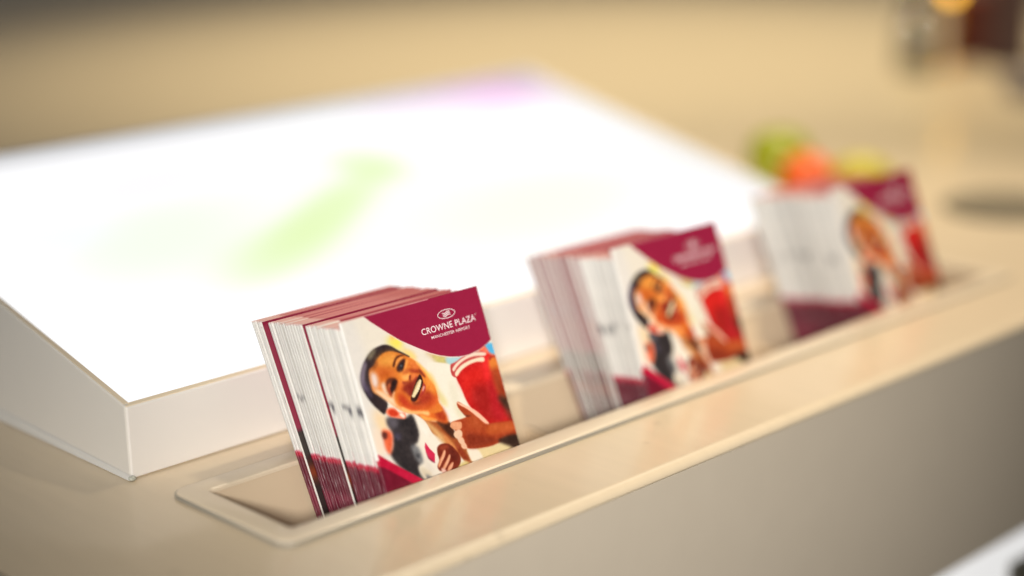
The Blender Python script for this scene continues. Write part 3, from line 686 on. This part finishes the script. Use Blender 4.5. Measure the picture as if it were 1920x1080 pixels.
# ------------------------------------------------------------------ out-of-focus things further along the counter
m_or = mat('orange_peel', (236, 96, 24), .4, bump=.5, bscale=500, noise=.08, nscale=40)
m_gr = mat('green_apple_skin', (150, 158, 14), .3, noise=.12, nscale=30)
m_yg = mat('pear_skin', (190, 176, 30), .35, noise=.12, nscale=40)
m_stem = mat('stem', (92, 66, 36), .7)
def fruit(name, label, cat, loc, rr, prof, m, stem_h, tilt=0):
    o = thing(name, label, cat, loc); o.rotation_euler = (0, 0, tilt)
    obj('skin', lathe([(r*rr, z*rr) for r, z in prof], 32), m, o, True)
    s = obj('stem', lathe([(0, 0), (.0016, 0), (.0012, stem_h), (0, stem_h)], 8), m_stem, o); s.location = (0, 0, prof[-1][1]*rr-.001)
    return o
apple = [(0, .12), (.3, .03), (.6, .1), (.88, .42), (1, .9), (.95, 1.3), (.72, 1.68), (.4, 1.8), (.15, 1.72), (0, 1.62)]
orange = [(0, .0), (.35, .05), (.7, .28), (.93, .62), (1, 1), (.93, 1.38), (.7, 1.7), (.35, 1.9), (.1, 1.93), (0, 1.9)]
pear = [(0, .05), (.4, .02), (.8, .25), (1, .75), (.93, 1.2), (.66, 1.7), (.45, 2.1), (.3, 2.35), (0, 2.4)]
fruit('orange', 'blurred orange fruit standing beside the light box, behind the farthest stack', 'orange', (.790, .262, .0), .0235, orange, m_or, .003)
fruit('green_apple', 'blurred green apple behind the orange, next to the light box corner', 'apple', (.815, .312, .0), .0310, apple, m_gr, .010)
lem = thing('lemon', 'blurred yellow green lemon lying right of the orange, behind the farthest stack', 'lemon', (.832, .232, .0))
lp = [(0, -1.5), (.14, -1.48), (.24, -1.36), (.6, -1.12), (.9, -.6), (1, 0), (.9, .6), (.6, 1.12), (.24, 1.36), (.14, 1.48), (0, 1.5)]
q = obj('skin', lathe([(r*.0205, z*.0205) for r, z in lp], 28), m_yg, lem, True); q.rotation_euler = (math.radians(90), 0, math.radians(38)); q.location = (0, 0, .0206)
q2 = obj('stem', lathe([(0, 0), (.0022, 0), (.0016, .0016), (0, .0016)], 8), m_stem, lem); q2.rotation_euler = (math.radians(90), 0, math.radians(38)); q2.location = (.0306*math.sin(math.radians(38)), -.0306*math.cos(math.radians(38)), .0206)
m_disc = mat('grey_disc', (112, 102, 82), .6, noise=.06)
co_ = thing('flat_disc', 'flat round grey brown disc lying on the counter at the right', 'flat_disc', (.885, .110, 0))
obj('disc', lathe([(0, .0004), (.056, .0004), (.0585, .0012), (.0585, .003), (.057, .0042), (0, .0042)], 48), m_disc, co_)  # thin grey brown disc
m_steel = mat('brushed_steel', (150, 148, 140), .22, metallic=1, noise=.05, nscale=200)
m_dark = mat('grey_body', (112, 108, 92), .35, noise=.05)
m_chrome = mat('polished_steel', (206, 204, 200), .09, metallic=1)
bo = thing('vacuum_flask', 'grey blurred flask with a shiny shoulder at the far end of the counter', 'flask', (1.545, .635, 0))
obj('body', lathe([(0, .0005), (.024, .0005), (.026, .003), (.026, .040), (.0245, .0415), (0, .0416)], 32), m_dark, bo, True)
obj('shoulder', lathe([(0, .0417), (.024, .0418), (.0262, .050), (.0255, .060), (.021, .072), (.014, .079), (0, .080)], 32), m_chrome, bo, True)
obj('cap', lathe([(0, .0801), (.0135, .0802), (.0145, .083), (.0145, .120), (.012, .125), (0, .126)], 32), m_dark, bo, True)
m_rd = mat('dark_red_card', (108, 40, 26), .6, noise=.15, nscale=18); m_pu = mat('purple_grey_card', (92, 70, 74), .6, noise=.15, nscale=18); m_bl = mat('blue_grey_card', (150, 142, 146), .6, noise=.1, nscale=20)
def carton(name, label, loc, sx, sy, sz, rot, m):
    o = thing(name, label, 'box', loc); o.rotation_euler = (0, 0, rot)
    obj('body', box(-sx/2, sx/2, -sy/2, sy/2, .0005, sz*.8, .001), m, o); obj('lid', box(-sx/2-.001, sx/2+.001, -sy/2-.001, sy/2+.001, sz*.8+.0003, sz, .001), m, o)
    return o
carton('gift_box', 'blurred dark red box right of the grey flask', (1.685, .640, 0), .09, .06, .10, .6, m_rd)
carton('gift_box', 'blurred purple grey box at the far right end of the counter', (1.67, .565, 0), .07, .06, .13, .5, m_pu)
carton('gift_box', 'low blurred blue grey box in front of the purple grey one', (1.44, .412, 0), .05, .04, .028, .7, m_bl)
m_brass = mat('brass', (190, 140, 50), .25, metallic=1); m_glint = mat('warm_glint', (255, 190, 60), .4, emit=6)
tl = thing('table_lamp', 'small brass lamp with an added warm glint between the flask and the boxes', 'lamp', (1.600, .618, 0.0))
obj('base', lathe([(0, .0005), (.016, .0005), (.0165, .003), (.006, .007), (.003, .012), (.003, .086), (.007, .089), (.007, .097), (0, .097)], 24), m_brass, tl, True)
obj('glint_ball', lathe([(0, .0972), (.004, .098), (.0072, .103), (.0078, .109), (.005, .116), (0, .118)], 20), m_glint, tl, True)  # glowing ball added in place of a highlight on the brass
